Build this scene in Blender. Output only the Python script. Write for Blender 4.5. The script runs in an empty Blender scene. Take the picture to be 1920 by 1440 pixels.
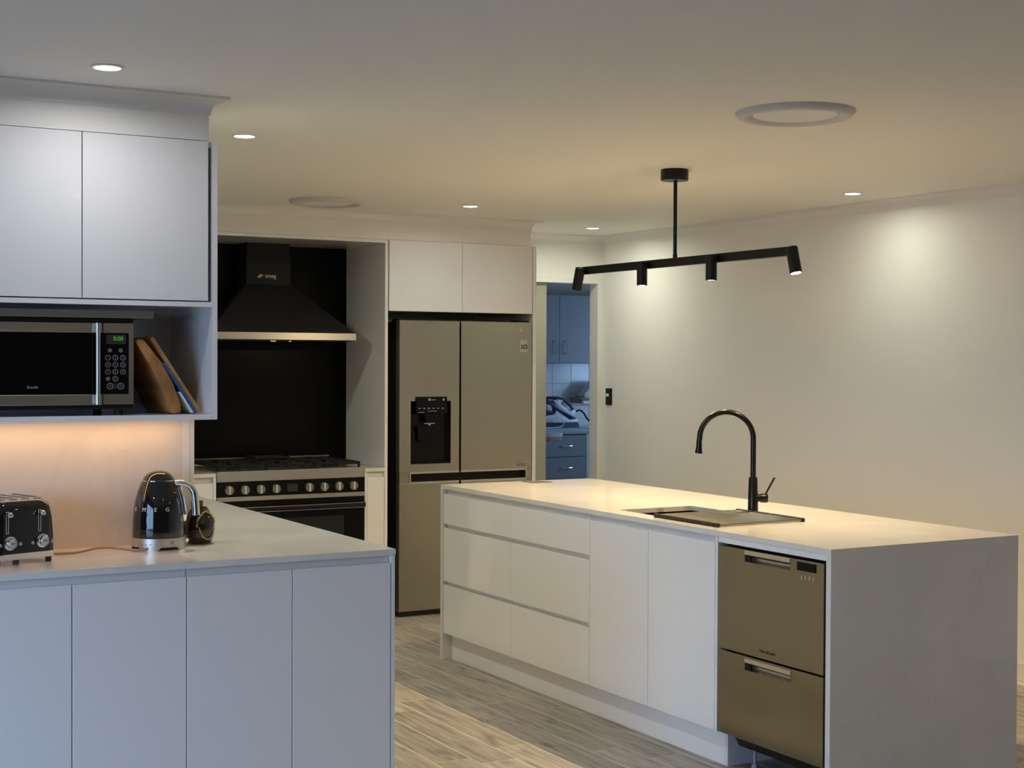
import bpy, bmesh, math, random
from mathutils import Vector, Matrix
random.seed(3)
SC = bpy.context.scene
COL = SC.collection
PI = math.pi

# ------------------------------------------------------------------ camera
F, YAW, PIT, ROL, CZ = 2770.47, .5145, .0159, .0044, 1.5401
fw = Vector((math.sin(YAW)*math.cos(PIT), math.cos(YAW)*math.cos(PIT), -math.sin(PIT)))
rt = Vector((math.cos(YAW), -math.sin(YAW), 0))
up = rt.cross(fw)
r2 = math.cos(ROL)*rt + math.sin(ROL)*up
u2 = -math.sin(ROL)*rt + math.cos(ROL)*up
cd = bpy.data.cameras.new('camera')
cam = bpy.data.objects.new('camera', cd); COL.objects.link(cam)
m3 = Matrix((r2, u2, -fw)).transposed()
cam.matrix_world = Matrix.Translation((0, 0, CZ)) @ m3.to_4x4()
cd.sensor_fit = 'HORIZONTAL'; cd.sensor_width = 36; cd.lens = F/1920*36
cd.clip_start = .05; cd.clip_end = 100
SC.camera = cam

# ------------------------------------------------------------------ world (dusk sky seen through windows)
w = bpy.data.worlds.new('dusk'); SC.world = w; w.use_nodes = True
bg = w.node_tree.nodes['Background']
bg.inputs[0].default_value = (.40, .62, 1.0, 1); bg.inputs[1].default_value = 7.3

SC.view_settings.view_transform = 'Standard'
SC.view_settings.look = 'None'
SC.view_settings.gamma = 1.0
SC.view_settings.use_curve_mapping = False
SC.view_settings.exposure = 0.0
SC.cycles.use_denoising = True
SC.cycles.max_bounces = 10
SC.cycles.diffuse_bounces = 6
SC.cycles.sample_clamp_indirect = 60.0

# lamp settings (the lamps themselves are built with their fittings)
DOWN_W, DOWN_C = 2.85, (.97, 1.0, .82)
LIVING_W, LIVING_C = 3.2, (1.0, .75, .32)
PEND_W, PEND_C = 46.5, (1.0, .735, .39)
STRIP_W, STRIP_C = 1.25, (1.0, .52, .19)
CEIL = 2.41

def portal(name, loc, rot, sx, sy):
    l = bpy.data.lights.new(name, 'AREA'); l.shape = 'RECTANGLE'; l.size = sx; l.size_y = sy
    l.cycles.is_portal = True
    o = bpy.data.objects.new(name, l); COL.objects.link(o); o.location = loc; o.rotation_euler = rot
portal('window_portal', (-1.55, 2.6, 1.0), (0, -PI/2, 0), 1.9, 2.6)
portal('laundry_window_portal', (9.14, 10.6, 1.5), (0, PI/2, 0), 1.1, 1.6)

# ------------------------------------------------------------------ materials
MATS = {}
def mat(name, col, rough=.5, metal=0., coat=0., emit=None, estr=0., noise=None, bump=None, spec=.5):
    """noise=(scale, strength, (sx,sy,sz)) varies the colour; bump=(scale, dist, (sx,sy,sz))"""
    m = bpy.data.materials.new(name); m.use_nodes = True
    nt = m.node_tree; b = nt.nodes['Principled BSDF']
    b.inputs['Base Color'].default_value = (*col, 1)
    b.inputs['Roughness'].default_value = rough
    b.inputs['Metallic'].default_value = metal
    b.inputs['Coat Weight'].default_value = coat
    b.inputs['Coat Roughness'].default_value = .05
    b.inputs['Specular IOR Level'].default_value = spec
    if emit:
        b.inputs['Emission Color'].default_value = (*emit, 1); b.inputs['Emission Strength'].default_value = estr
    def tex(scale, st):
        tc = nt.nodes.new('ShaderNodeTexCoord'); mp = nt.nodes.new('ShaderNodeMapping')
        mp.inputs['Scale'].default_value = st
        nt.links.new(tc.outputs['Object'], mp.inputs[0])
        n = nt.nodes.new('ShaderNodeTexNoise'); n.inputs['Scale'].default_value = scale
        n.inputs['Detail'].default_value = 5
        nt.links.new(mp.outputs[0], n.inputs['Vector']); return n
    if noise:
        n = tex(noise[0], noise[2]); cr = nt.nodes.new('ShaderNodeValToRGB')
        k = noise[1]
        cr.color_ramp.elements[0].position = .3; cr.color_ramp.elements[1].position = .7
        cr.color_ramp.elements[0].color = (*[c*(1-k) for c in col], 1)
        cr.color_ramp.elements[1].color = (*[min(1, c*(1+k)) for c in col], 1)
        nt.links.new(n.outputs[0], cr.inputs[0]); nt.links.new(cr.outputs[0], b.inputs['Base Color'])
    if bump:
        n = tex(bump[0], bump[2]); bp = nt.nodes.new('ShaderNodeBump')
        bp.inputs['Distance'].default_value = bump[1]; bp.inputs['Strength'].default_value = .5
        nt.links.new(n.outputs[0], bp.inputs['Height']); nt.links.new(bp.outputs[0], b.inputs['Normal'])
    MATS[name] = m; return m

mat('wall_paint', (.84, .83, .80), .6, bump=(220, .0006, (1, 1, 1)))
mat('unseen_wall_dark', (.22, .20, .18), .6)  # unseen left and rear walls, darkened so they return less fill light
mat('vent_ring_shade', (.64, .62, .61), .5)  # white vent ring, with the shade of its downward face in the colour
mat('ceiling_paint', (.84, .82, .78), .7)
mat('trim_paint', (.80, .79, .77), .45)
mat('gloss_white', (.86, .86, .87), .06, coat=.3)
mat('carcass_white', (.74, .74, .74), .35)
mat('recess_white', (.72, .72, .72), .4)
mat('steel', (.42, .40, .325), .26, 1., bump=(60, .0004, (.2, .2, 12)))
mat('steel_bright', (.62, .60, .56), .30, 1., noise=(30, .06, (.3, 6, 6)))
mat('steel_smooth', (.25, .243, .198), .18, 1., bump=(2.2, .006, (1, 1, 1)))
mat('brushed_silver', (.52, .50, .45), .40, .9)
mat('rod_steel', (.36, .35, .31), .24, 1.)
mat('chrome', (.85, .85, .85), .06, 1.)
mat('silver_letter', (.75, .74, .71), .45, .4)
mat('black_gloss', (.006, .006, .006), .06, coat=.5)
mat('black_panel', (.005, .005, .005), .16, spec=.2)
mat('black_glass', (.003, .003, .003), .22, spec=.12)
mat('black_satin', (.008, .0075, .007), .4, spec=.3)
mat('black_matt', (.012, .012, .012), .6)
mat('black_hood', (.009, .009, .008), .5, spec=.25)
mat('iron_black', (.010, .010, .010), .5, spec=.25)
mat('gunmetal', (.035, .030, .026), .22, .8)
mat('dark_silicone', (.03, .016, .013), .6)
mat('dark_void', (.02, .018, .016), .7)
mat('grey_print', (.35, .35, .35), .5)
mat('white_print', (.75, .75, .72), .5)
mat('cream_print', (.85, .74, .52), .5)
mat('dark_print', (.03, .03, .03), .5)
mat('sticker', (.55, .54, .50), .5)
mat('oven_glass', (.020, .026, .026), .12, spec=.3)
mat('white_plastic', (.82, .82, .80), .3)
mat('wood_board', (.36, .17, .055), .45, noise=(3, .35, (9, 1, 5)))
mat('wood_pale', (.46, .25, .09), .45, noise=(3, .25, (9, 1, 5)))
mat('blue_plastic', (.02, .11, .42), .35)
mat('grey_metal', (.30, .30, .30), .35, .7)
mat('cord_beige', (.38, .26, .16), .6)
mat('gold_bead', (.42, .33, .12), .4, .5, noise=(60, .5, (1, 1, 1)))
mat('brown_pot', (.02, .012, .008), .15, coat=.4)
mat('brown_card', (.11, .085, .06), .5)
mat('laundry_grey', (.215, .235, .25), .4)
mat('laundry_top', (.30, .40, .43), .3)
mat('laundry_wall', (.60, .58, .52), .6)
mat('tile_white', (.74, .78, .80), .15)
mat('navy', (.012, .02, .05), .25)
mat('pale_cloth', (.55, .60, .64), .8)
mat('board_edge', (.33, .26, .20), .8)
mat('iron_white', (.70, .74, .78), .3)
mat('grout', (.80, .74, .64), .8)
mat('ground_blocker', (.10, .10, .09), .8)
mat('door_grey', (.40, .39, .32), .5)
mat('grey_floor', (.30, .28, .25), .6)
mat('lamp_lens', (1, 1, 1), .4, emit=(1, .93, .82), estr=14)
mat('spot_lens', (1, 1, 1), .4, emit=(1, .86, .62), estr=9)
mat('strip_lens', (1, 1, 1), .4, emit=(1, .62, .28), estr=4)
mat('led_green', (0, 0, 0), .4, emit=(.18, .75, .06), estr=.45)
mat('led_dim', (0, 0, 0), .4, emit=(.5, .55, .5), estr=.06)

def stone():
    m = bpy.data.materials.new('stone'); m.use_nodes = True; nt = m.node_tree; b = nt.nodes['Principled BSDF']
    tc = nt.nodes.new('ShaderNodeTexCoord')
    n1 = nt.nodes.new('ShaderNodeTexNoise'); n1.inputs['Scale'].default_value = 3.2; n1.inputs['Detail'].default_value = 8
    n1.inputs['Distortion'].default_value = .7
    n2 = nt.nodes.new('ShaderNodeTexNoise'); n2.inputs['Scale'].default_value = 2.2; n2.inputs['Detail'].default_value = 6; n2.inputs['Distortion'].default_value = 1.6
    for n in (n1, n2): nt.links.new(tc.outputs['Object'], n.inputs['Vector'])
    cr = nt.nodes.new('ShaderNodeValToRGB')
    cr.color_ramp.elements[0].position = .35; cr.color_ramp.elements[0].color = (.74, .72, .68, 1)
    cr.color_ramp.elements[1].position = .65; cr.color_ramp.elements[1].color = (.82, .79, .75, 1)
    nt.links.new(n1.outputs[0], cr.inputs[0])
    vr = nt.nodes.new('ShaderNodeValToRGB')     # thin veins where noise crosses .5
    e = vr.color_ramp.elements
    e[0].position = .485; e[0].color = (0, 0, 0, 1); e[1].position = .515; e[1].color = (0, 0, 0, 1)
    x = e.new(.5); x.color = (1, 1, 1, 1)
    nt.links.new(n2.outputs[0], vr.inputs[0])
    n3 = nt.nodes.new('ShaderNodeTexNoise'); n3.inputs['Scale'].default_value = 30; nt.links.new(tc.outputs['Object'], n3.inputs['Vector'])
    mm = nt.nodes.new('ShaderNodeMath'); mm.operation = 'MULTIPLY'; nt.links.new(vr.outputs[0], mm.inputs[0]); nt.links.new(n3.outputs[0], mm.inputs[1])
    m2 = nt.nodes.new('ShaderNodeMath'); m2.operation = 'MULTIPLY'; nt.links.new(mm.outputs[0], m2.inputs[0]); m2.inputs[1].default_value = .12
    mx = nt.nodes.new('ShaderNodeMix'); mx.data_type = 'RGBA'
    nt.links.new(m2.outputs[0], mx.inputs[0]); nt.links.new(cr.outputs[0], mx.inputs[6]); mx.inputs[7].default_value = (.34, .30, .26, 1)
    nt.links.new(mx.outputs[2], b.inputs['Base Color'])
    b.inputs['Roughness'].default_value = .13
    MATS['stone'] = m
stone()

def plank_mat():
    m = bpy.data.materials.new('plank'); m.use_nodes = True; nt = m.node_tree; b = nt.nodes['Principled BSDF']
    tc = nt.nodes.new('ShaderNodeTexCoord'); oi = nt.nodes.new('ShaderNodeObjectInfo')
    add = nt.nodes.new('ShaderNodeVectorMath'); add.operation = 'MULTIPLY_ADD'
    cb = nt.nodes.new('ShaderNodeCombineXYZ')
    for i in range(3): nt.links.new(oi.outputs['Random'], cb.inputs[i])
    nt.links.new(cb.outputs[0], add.inputs[0]); add.inputs[1].default_value = (37, 53, 11)
    nt.links.new(tc.outputs['Object'], add.inputs[2])
    mp = nt.nodes.new('ShaderNodeMapping'); mp.inputs['Scale'].default_value = (26, 2.2, 1)
    nt.links.new(add.outputs[0], mp.inputs[0])
    n = nt.nodes.new('ShaderNodeTexNoise'); n.inputs['Scale'].default_value = 1.6; n.inputs['Detail'].default_value = 9; n.inputs['Distortion'].default_value = .8
    nt.links.new(mp.outputs[0], n.inputs['Vector'])
    cr = nt.nodes.new('ShaderNodeValToRGB'); e = cr.color_ramp.elements
    e[0].position = .28; e[0].color = (.20, .172, .142, 1); e[1].position = .72; e[1].color = (.54, .49, .43, 1)
    x = e.new(.5); x.color = (.40, .36, .31, 1)
    nt.links.new(n.outputs[0], cr.inputs[0])
    # knots
    mp2 = nt.nodes.new('ShaderNodeMapping'); mp2.inputs['Scale'].default_value = (9, 3.2, 1); nt.links.new(add.outputs[0], mp2.inputs[0])
    n2 = nt.nodes.new('ShaderNodeTexNoise'); n2.inputs['Scale'].default_value = 1.1; n2.inputs['Detail'].default_value = 3
    nt.links.new(mp2.outputs[0], n2.inputs['Vector'])
    k = nt.nodes.new('ShaderNodeMapRange'); k.inputs[1].default_value = .62; k.inputs[2].default_value = .78; k.inputs[3].default_value = 1; k.inputs[4].default_value = .45
    nt.links.new(n2.outputs[0], k.inputs[0])
    v = nt.nodes.new('ShaderNodeMapRange'); v.inputs[3].default_value = .82; v.inputs[4].default_value = 1.14
    nt.links.new(oi.outputs['Random'], v.inputs[0])
    mu = nt.nodes.new('ShaderNodeMath'); mu.operation = 'MULTIPLY'; nt.links.new(k.outputs[0], mu.inputs[0]); nt.links.new(v.outputs[0], mu.inputs[1])
    hs = nt.nodes.new('ShaderNodeVectorMath'); hs.operation = 'SCALE'
    nt.links.new(cr.outputs[0], hs.inputs[0]); nt.links.new(mu.outputs[0], hs.inputs['Scale'])
    nt.links.new(hs.outputs[0], b.inputs['Base Color'])
    b.inputs['Roughness'].default_value = .42
    MATS['plank'] = m
plank_mat()

# ------------------------------------------------------------------ mesh helpers
def root_of(o):
    while o.parent: o = o.parent
    return o
LOCAL = set()      # roots whose parts are written in the root's own coordinates

class B:
    def __init__(s): s.bm = bmesh.new()
    def box(s, x0, x1, y0, y1, z0, z1, bev=0., seg=2):
        r = bmesh.ops.create_cube(s.bm, size=1.0)
        vs = r['verts']
        bmesh.ops.scale(s.bm, vec=(abs(x1-x0), abs(y1-y0), abs(z1-z0)), verts=vs)
        bmesh.ops.translate(s.bm, vec=((x0+x1)/2, (y0+y1)/2, (z0+z1)/2), verts=vs)
        if bev > 0:
            es = list({e for v in vs for e in v.link_edges})
            bmesh.ops.bevel(s.bm, geom=es, offset=bev, segments=seg, affect='EDGES', profile=.5)
        return s
    def cyl(s, p0, p1, r0, r1=None, seg=24, caps=True):
        r1 = r0 if r1 is None else r1
        p0 = Vector(p0); p1 = Vector(p1); d = p1-p0
        m = d.to_track_quat('Z', 'Y').to_matrix().to_4x4(); m.translation = (p0+p1)/2
        bmesh.ops.create_cone(s.bm, cap_ends=caps, segments=seg, radius1=r0, radius2=r1, depth=d.length, matrix=m)
        return s
    def lathe(s, prof, c=(0, 0, 0), seg=40, zfun=None, mtx=None):
        """prof = [(r, z)...]; revolves around z through c"""
        rings = []
        for (r, z) in prof:
            if r < 1e-6: rings.append([s.bm.verts.new((0, 0, z))])
            else:
                rings.append([s.bm.verts.new((r*math.cos(2*PI*i/seg), r*math.sin(2*PI*i/seg),
                              z if zfun is None else zfun(r, z, 2*PI*i/seg))) for i in range(seg)])
        for a, b in zip(rings, rings[1:]):
            for i in range(seg):
                j = (i+1) % seg
                if len(a) == 1 and len(b) == 1: continue
                if len(a) == 1: s.bm.faces.new((a[0], b[i], b[j]))
                elif len(b) == 1: s.bm.faces.new((a[i], a[j], b[0]))
                else: s.bm.faces.new((a[i], a[j], b[j], b[i]))
        vs = [v for r in rings for v in r]
        if mtx: bmesh.ops.transform(s.bm, matrix=mtx, verts=vs)
        bmesh.ops.translate(s.bm, vec=c, verts=vs)
        return s
    def tube(s, pts, r, seg=12, caps=True):
        pts = [Vector(p) for p in pts]; n = len(pts)
        rs = r if isinstance(r, (list, tuple)) else [r]*n
        t0 = (pts[1]-pts[0]).normalized()
        ref = Vector((0, 0, 1)) if abs(t0.z) < .9 else Vector((1, 0, 0))
        u = t0.cross(ref).normalized(); rings = []
        for i in range(n):
            t = ((pts[min(i+1, n-1)]-pts[max(i-1, 0)])).normalized()
            u = (u - t*u.dot(t)).normalized(); v = t.cross(u)
            rings.append([s.bm.verts.new(pts[i]+rs[i]*(math.cos(2*PI*k/seg)*u+math.sin(2*PI*k/seg)*v)) for k in range(seg)])
        for a, b in zip(rings, rings[1:]):
            for i in range(seg):
                j = (i+1) % seg; s.bm.faces.new((a[i], a[j], b[j], b[i]))
        if caps:
            s.bm.faces.new(rings[0][::-1]); s.bm.faces.new(rings[-1])
        return s
    def prism(s, poly, axis, a0, a1, bev=0.):
        """poly in the plane normal to axis, extruded from a0 to a1 (x: (y,z); y: (x,z); z: (x,y))"""
        def P(p, a): return {'x': (a, p[0], p[1]), 'y': (p[0], a, p[1]), 'z': (p[0], p[1], a)}[axis]
        A = [s.bm.verts.new(P(p, a0)) for p in poly]; Bv = [s.bm.verts.new(P(p, a1)) for p in poly]
        fs = [s.bm.faces.new(A), s.bm.faces.new(Bv[::-1])]
        for i in range(len(poly)):
            j = (i+1) % len(poly); fs.append(s.bm.faces.new((A[j], A[i], Bv[i], Bv[j])))
        bmesh.ops.recalc_face_normals(s.bm, faces=fs)
        if bev > 0:
            es = list({e for f in fs for e in f.edges})
            bmesh.ops.bevel(s.bm, geom=es, offset=bev, segments=2, affect='EDGES', profile=.5)
        return s
    def plate(s, axis, d0, d1, u0, u1, v0, v1, holes):
        """a slab with rectangular holes, walls of the holes included. axis is the thickness direction"""
        us = sorted({u0, u1, *[c for h in holes for c in h[:2]]}); vs = sorted({v0, v1, *[c for h in holes for c in h[2:]]})
        us = [u for u in us if u0 <= u <= u1]; vs = [v for v in vs if v0 <= v <= v1]
        solid = lambda i, j: (0 <= i < len(us)-1 and 0 <= j < len(vs)-1 and not any(
            h[0] <= (us[i]+us[i+1])/2 <= h[1] and h[2] <= (vs[j]+vs[j+1])/2 <= h[3] for h in holes))
        cache = {}
        def V(i, j, k):
            if (i, j, k) not in cache:
                d = (d0, d1)[k]; u, v = us[i], vs[j]
                cache[(i, j, k)] = s.bm.verts.new({'x': (d, u, v), 'y': (u, d, v), 'z': (u, v, d)}[axis])
            return cache[(i, j, k)]
        fs = []
        for i in range(len(us)-1):
            for j in range(len(vs)-1):
                if not solid(i, j): continue
                for k in (0, 1): fs.append(s.bm.faces.new((V(i, j, k), V(i+1, j, k), V(i+1, j+1, k), V(i, j+1, k))))
                for (di, dj, a, b) in ((-1, 0, (i, j), (i, j+1)), (1, 0, (i+1, j), (i+1, j+1)), (0, -1, (i, j), (i+1, j)), (0, 1, (i, j+1), (i+1, j+1))):
                    if not solid(i+di, j+dj):
                        fs.append(s.bm.faces.new((V(*a, 0), V(*b, 0), V(*b, 1), V(*a, 1))))
        bmesh.ops.recalc_face_normals(s.bm, faces=fs)
        return s
    def build(s, name, material, parent=None, smooth=False, label=None, cat=None, group=None, kind=None, ang=40):
        me = bpy.data.meshes.new(name)
        if parent is not None:
            rt_ = root_of(parent)
            if rt_.name not in LOCAL: bmesh.ops.translate(s.bm, vec=-Vector(rt_.location), verts=s.bm.verts)
            loc = Vector((0, 0, 0))
        else:
            xs = [v.co for v in s.bm.verts]
            loc = Vector(((min(c.x for c in xs)+max(c.x for c in xs))/2, (min(c.y for c in xs)+max(c.y for c in xs))/2, min(c.z for c in xs)))
            bmesh.ops.translate(s.bm, vec=-loc, verts=s.bm.verts)
        s.bm.normal_update()
        s.bm.to_mesh(me); s.bm.free()
        me.materials.append(MATS[material])
        if smooth:
            me.shade_smooth()
            me.set_sharp_from_angle(angle=math.radians(ang))
        o = bpy.data.objects.new(name, me); COL.objects.link(o)
        if parent is not None: o.parent = parent
        else: o.location = loc
        tag(o, label, cat, group, kind)
        return o

def tag(o, label=None, cat=None, group=None, kind=None):
    if label: o['label'] = label
    if cat: o['category'] = cat
    if group: o['group'] = group
    if kind: o['kind'] = kind
def thing(name, label, cat, loc, rotz=0., group=None, local=False):
    o = bpy.data.objects.new(name, None); COL.objects.link(o)
    o.location = loc; o.rotation_euler = (0, 0, rotz); o.empty_display_size = .1
    tag(o, label, cat, group)
    if local: LOCAL.add(o.name)
    return o
def struct(name, b, material, parent=None, smooth=False):
    return b.build(name, material, parent, smooth=smooth, kind='structure' if parent is None else None)
def bx(*a, **k): return B().box(*a, **k)
def dup(o, parent=None):
    c = o.copy(); COL.objects.link(c)
    if parent is not None: c.parent = parent
    for ch in list(o.children):
        if ch is c: continue
        dup(ch, c)
    return c
def text(s, name, size, material, parent, origin, right, upv, depth=.0006, label=None, align='CENTER', spacing=1.0, bold=0.):
    cu = bpy.data.curves.new(name, 'FONT'); cu.body = s; cu.size = size; cu.extrude = depth/2; cu.align_x = align; cu.align_y = 'CENTER'
    cu.space_character = spacing; cu.offset = bold
    t = bpy.data.objects.new(name, cu); COL.objects.link(t)
    dg = bpy.context.evaluated_depsgraph_get()
    me = bpy.data.meshes.new_from_object(t.evaluated_get(dg))
    bpy.data.objects.remove(t); bpy.data.curves.remove(cu)
    me.name = name; me.materials.clear(); me.materials.append(MATS[material])
    rg = Vector(right).normalized(); u = Vector(upv).normalized(); n = rg.cross(u)
    org = Vector(origin)
    if parent is not None and root_of(parent).name not in LOCAL: org = org - Vector(root_of(parent).location)
    me.transform(Matrix.Translation(org) @ Matrix((rg, u, n)).transposed().to_4x4())
    o = bpy.data.objects.new(name, me); COL.objects.link(o); o.parent = parent
    if label: o['label'] = label
    return o
def lamp(name, kind, loc, energy, color, parent=None, rot=(0, 0, 0), **kw):
    l = bpy.data.lights.new(name, kind); l.energy = energy; l.color = color
    for k, v in kw.items(): setattr(l, k, v)
    o = bpy.data.objects.new(name, l); COL.objects.link(o)
    if parent is not None:
        o.parent = parent
        loc = Vector(loc) - (Vector(root_of(parent).location) if root_of(parent).name not in LOCAL else Vector((0, 0, 0)))
    o.location = loc; o.rotation_euler = rot
    return o

# ================================================================== SETTING
XR, YB = 5.662, 8.727          # right wall, back wall
XL, YR = -1.6, -3.5            # far left wall, wall behind the camera
# floor slab in grout colour, planks laid on it
fl = struct('floor', bx(XL-.1, XR+.1, YR-.1, YB+.1, -.12, -.0008), 'grout')
PW, PLN, GR = .1535, .9, .0048
def plank_bm(): return bx(-PW/2+GR/2, PW/2-GR/2, -PLN/2+GR/2, PLN/2-GR/2, -.010, 0, bev=.0005, seg=1)
x_line = 2.6705                       # a joint line that the photograph shows
yoff = {0: 5.85, 1: 6.02, 2: 5.505, 3: 5.795, 4: 5.598, 5: 7.265, 6: 7.676}
first = None; rest = B(); cnt = 0
rows = []
for k in range(-34, 20):
    xc = x_line + (k+.5)*PW
    if xc - PW/2 < XL or xc + PW/2 > XR + .02: continue
    off = yoff.get(k, random.random()*PLN*3)
    n0 = math.ceil((YR - off)/PLN)
    y = off + n0*PLN
    while y + PLN < YB + .9:
        rows.append((xc, y + PLN/2)); y += PLN
rows.sort(key=lambda p: (p[0]-3.0)**2*1.3 + (p[1]-6.0)**2)
pm = None
for i, (xc, yc) in enumerate(rows):
    if yc + PLN/2 > YB + .02 and i >= 295: continue
    if i < 295:
        if pm is None:
            o = plank_bm().build('plank', 'plank', fl)
            pm = o.data
            pm.transform(Matrix.Translation(Vector(fl.location)))   # undo the world shift: plank centred on its own origin
        else:
            o = bpy.data.objects.new('plank', pm); COL.objects.link(o); o.parent = fl
        o.location = Vector((xc, yc, 0)) - Vector(fl.location)
    else:
        rest.box(xc-PW/2+GR/2, xc+PW/2-GR/2, yc-PLN/2+GR/2, yc+PLN/2-GR/2, -.010, 0)
st = rest.build('plank_field', 'plank', fl, kind='stuff')

struct('ceiling', bx(XL-.1, XR+.1, YR-.1, YB+.1, CEIL, CEIL+.1), 'ceiling_paint')
struct('wall_right', bx(XR, XR+.1, YR-.1, YB+.09, 0, CEIL), 'wall_paint')
struct('wall_left', B().plate('x', XL-.1, XL, YR-.1, YB+.09, 0, CEIL, [(1.3, 3.9, .05, 1.95)]), 'unseen_wall_dark')
struct('wall_back', B().plate('y', YB, YB+.09, XL, XR, 0, CEIL, [(4.80, 5.613, -1, 2.079)]), 'wall_paint')
struct('wall_rear', bx(XL, XR, YR-.1, YR, 0, CEIL), 'unseen_wall_dark')
wf = B()
for y in (1.3, 2.575, 3.85): wf.box(XL-.08, XL-.03, y, y+.05, .05, 1.95)
wf.box(XL-.08, XL-.03, 1.3, 3.9, .05, .10); wf.box(XL-.08, XL-.03, 1.3, 3.9, 1.90, 1.95)
struct('window_1', wf, 'trim_paint')
# screen wall behind the toaster, and the two bulkheads
struct('wall_splash', bx(XL, 1.577, 5.07, 5.30, 0, 1.337), 'wall_paint')
struct('wall_screen', bx(XL, .28, 5.07, 5.30, 1.337, CEIL), 'wall_paint')
struct('wall_bulkhead_left', bx(.28, 1.548, 4.80, 5.30, 2.268, CEIL), 'wall_paint')
struct('wall_bulkhead_back', bx(1.2, 4.65, 8.0, YB, 2.254, CEIL), 'wall_paint')

def cornice(name, path, zt=CEIL, p=.055, dr=.058):
    prof = [(0, zt-dr), (.005, zt-dr)]
    for i in range(9):
        a = PI - (PI/2)*i/8
        prof.append((p-.002 + (p-.007)*math.cos(a), zt-dr+.002 + (dr-.010)*math.sin(a)))
    prof += [(p, zt-.008), (p, zt), (0, zt)]
    pts = [Vector((a, b)) for a, b in path]; b = B(); rings = []
    nrm = []
    for a, c in zip(pts, pts[1:]):
        d = (c-a).normalized(); nrm.append(Vector((-d.y, d.x)))
    for i, q in enumerate(pts):
        if i == 0: mv = nrm[0]
        elif i == len(pts)-1: mv = nrm[-1]
        else: mv = (nrm[i-1]+nrm[i])/(1+nrm[i-1].dot(nrm[i]))
        rings.append([b.bm.verts.new((q.x+mv.x*d, q.y+mv.y*d, z)) for d, z in prof])
    n = len(prof)
    for a, c in zip(rings, rings[1:]):
        for i in range(n):
            j = (i+1) % n; b.bm.faces.new((a[i], a[j], c[j], c[i]))
    b.bm.faces.new(rings[0]); b.bm.faces.new(rings[-1][::-1])
    bmesh.ops.recalc_face_normals(b.bm, faces=b.bm.faces)
    return struct(name, b, 'trim_paint', smooth=True)
cornice('trim_1', [(XR, YR), (XR, YB), (4.65, YB), (4.65, 8.0), (1.2, 8.0)])
cornice('trim_2', [(1.548, 5.30), (1.548, 4.80), (XL, 4.80)])
# door to the laundry: architrave, lining, sliding leaf
a = B(); a.box(5.613, 5.660, YB-.012, YB, 0, 2.079); a.box(4.76, 5.660, YB-.012, YB, 2.079, 2.118); a.box(4.76, 4.80, YB-.012, YB, 0, 2.079)
struct('trim_3', a, 'trim_paint')
dr_ = struct('door_1', bx(4.70, 5.222, YB+.030, YB+.068, .01, 2.078, bev=.002), 'door_grey')
B().box(5.105, 5.128, YB+.026, YB+.0305, 1.262, 1.378, bev=.002).build('flush_pull', 'black_satin', dr_, label='black flush pull')
struct('sky_block_ground', bx(-14, XL-.1, -10, 12, -.25, -.13), 'ground_blocker')  # unseen dark ground, added to block sky light coming from below
struct('baseboard_right', bx(XR-.014, XR, YR, YB, 0, .09, bev=.003), 'trim_paint')
struct('baseboard_back', bx(4.70, 4.758, YB-.014, YB, 0, .09), 'trim_paint')

# laundry beyond the doorway
LY = 12.4
lf = struct('floor_laundry', bx(4.2, 9.2, YB+.1, LY+.1, -.12, 0), 'grey_floor')
struct('ceiling_laundry', bx(4.2, 9.2, YB+.1, LY+.1, 2.40, 2.5), 'laundry_wall')
lw = struct('wall_laundry_back', bx(4.2, 9.2, LY, LY+.1, 0, 2.4), 'laundry_wall')
struct('wall_laundry_front', bx(XR, 9.2, YB+.05, YB+.1, 0, 2.4), 'laundry_wall')
struct('wall_laundry_left', bx(4.1, 4.2, YB+.1, LY+.1, 0, 2.4), 'laundry_wall')
struct('wall_laundry_right', B().plate('x', 9.15, 9.25, YB+.1, LY+.1, 0, 2.4, [(9.8, 11.4, .95, 2.05)]), 'laundry_wall')
fr = B()
for y in (9.8, 10.58, 11.36): fr.box(9.18, 9.22, y, y+.04, .95, 2.05)
fr.box(9.18, 9.22, 9.8, 11.4, .95, .99); fr.box(9.18, 9.22, 9.8, 11.4, 2.01, 2.05)
struct('window_2', fr, 'trim_paint')
tm = None
for i in range(7):
    for j in range(3):
        z0 = (.90, 1.103, 1.318)[j]; z1 = (1.10, 1.315, 1.514)[j]
        x0 = 7.461 + (i-3)*.2115
        B().box(x0, x0+.208, LY-.009, LY, z0, z1, bev=.0015, seg=1).build('tile', 'tile_white', lw)

# ================================================================== ISLAND
X0, X1, Y0, Y1 = 3.425, 4.335, 3.842, 6.800
WT = .9
t = thing('island_worktop', 'long white stone island benchtop with waterfall ends and sink cutout', 'benchtop', (3.88, 5.32, 0))
B().plate('z', .88, WT, X0, X1, Y0, Y1, [(3.526, 3.912, 4.60, 5.298)]).build('top_slab', 'stone', t)
bx(X0, X1, Y0, Y0+.024, 0, .88).build('waterfall_panel', 'stone', t)
bx(X0, X1, Y1-.024, Y1, 0, .88).build('waterfall_panel', 'stone', t)

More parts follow.
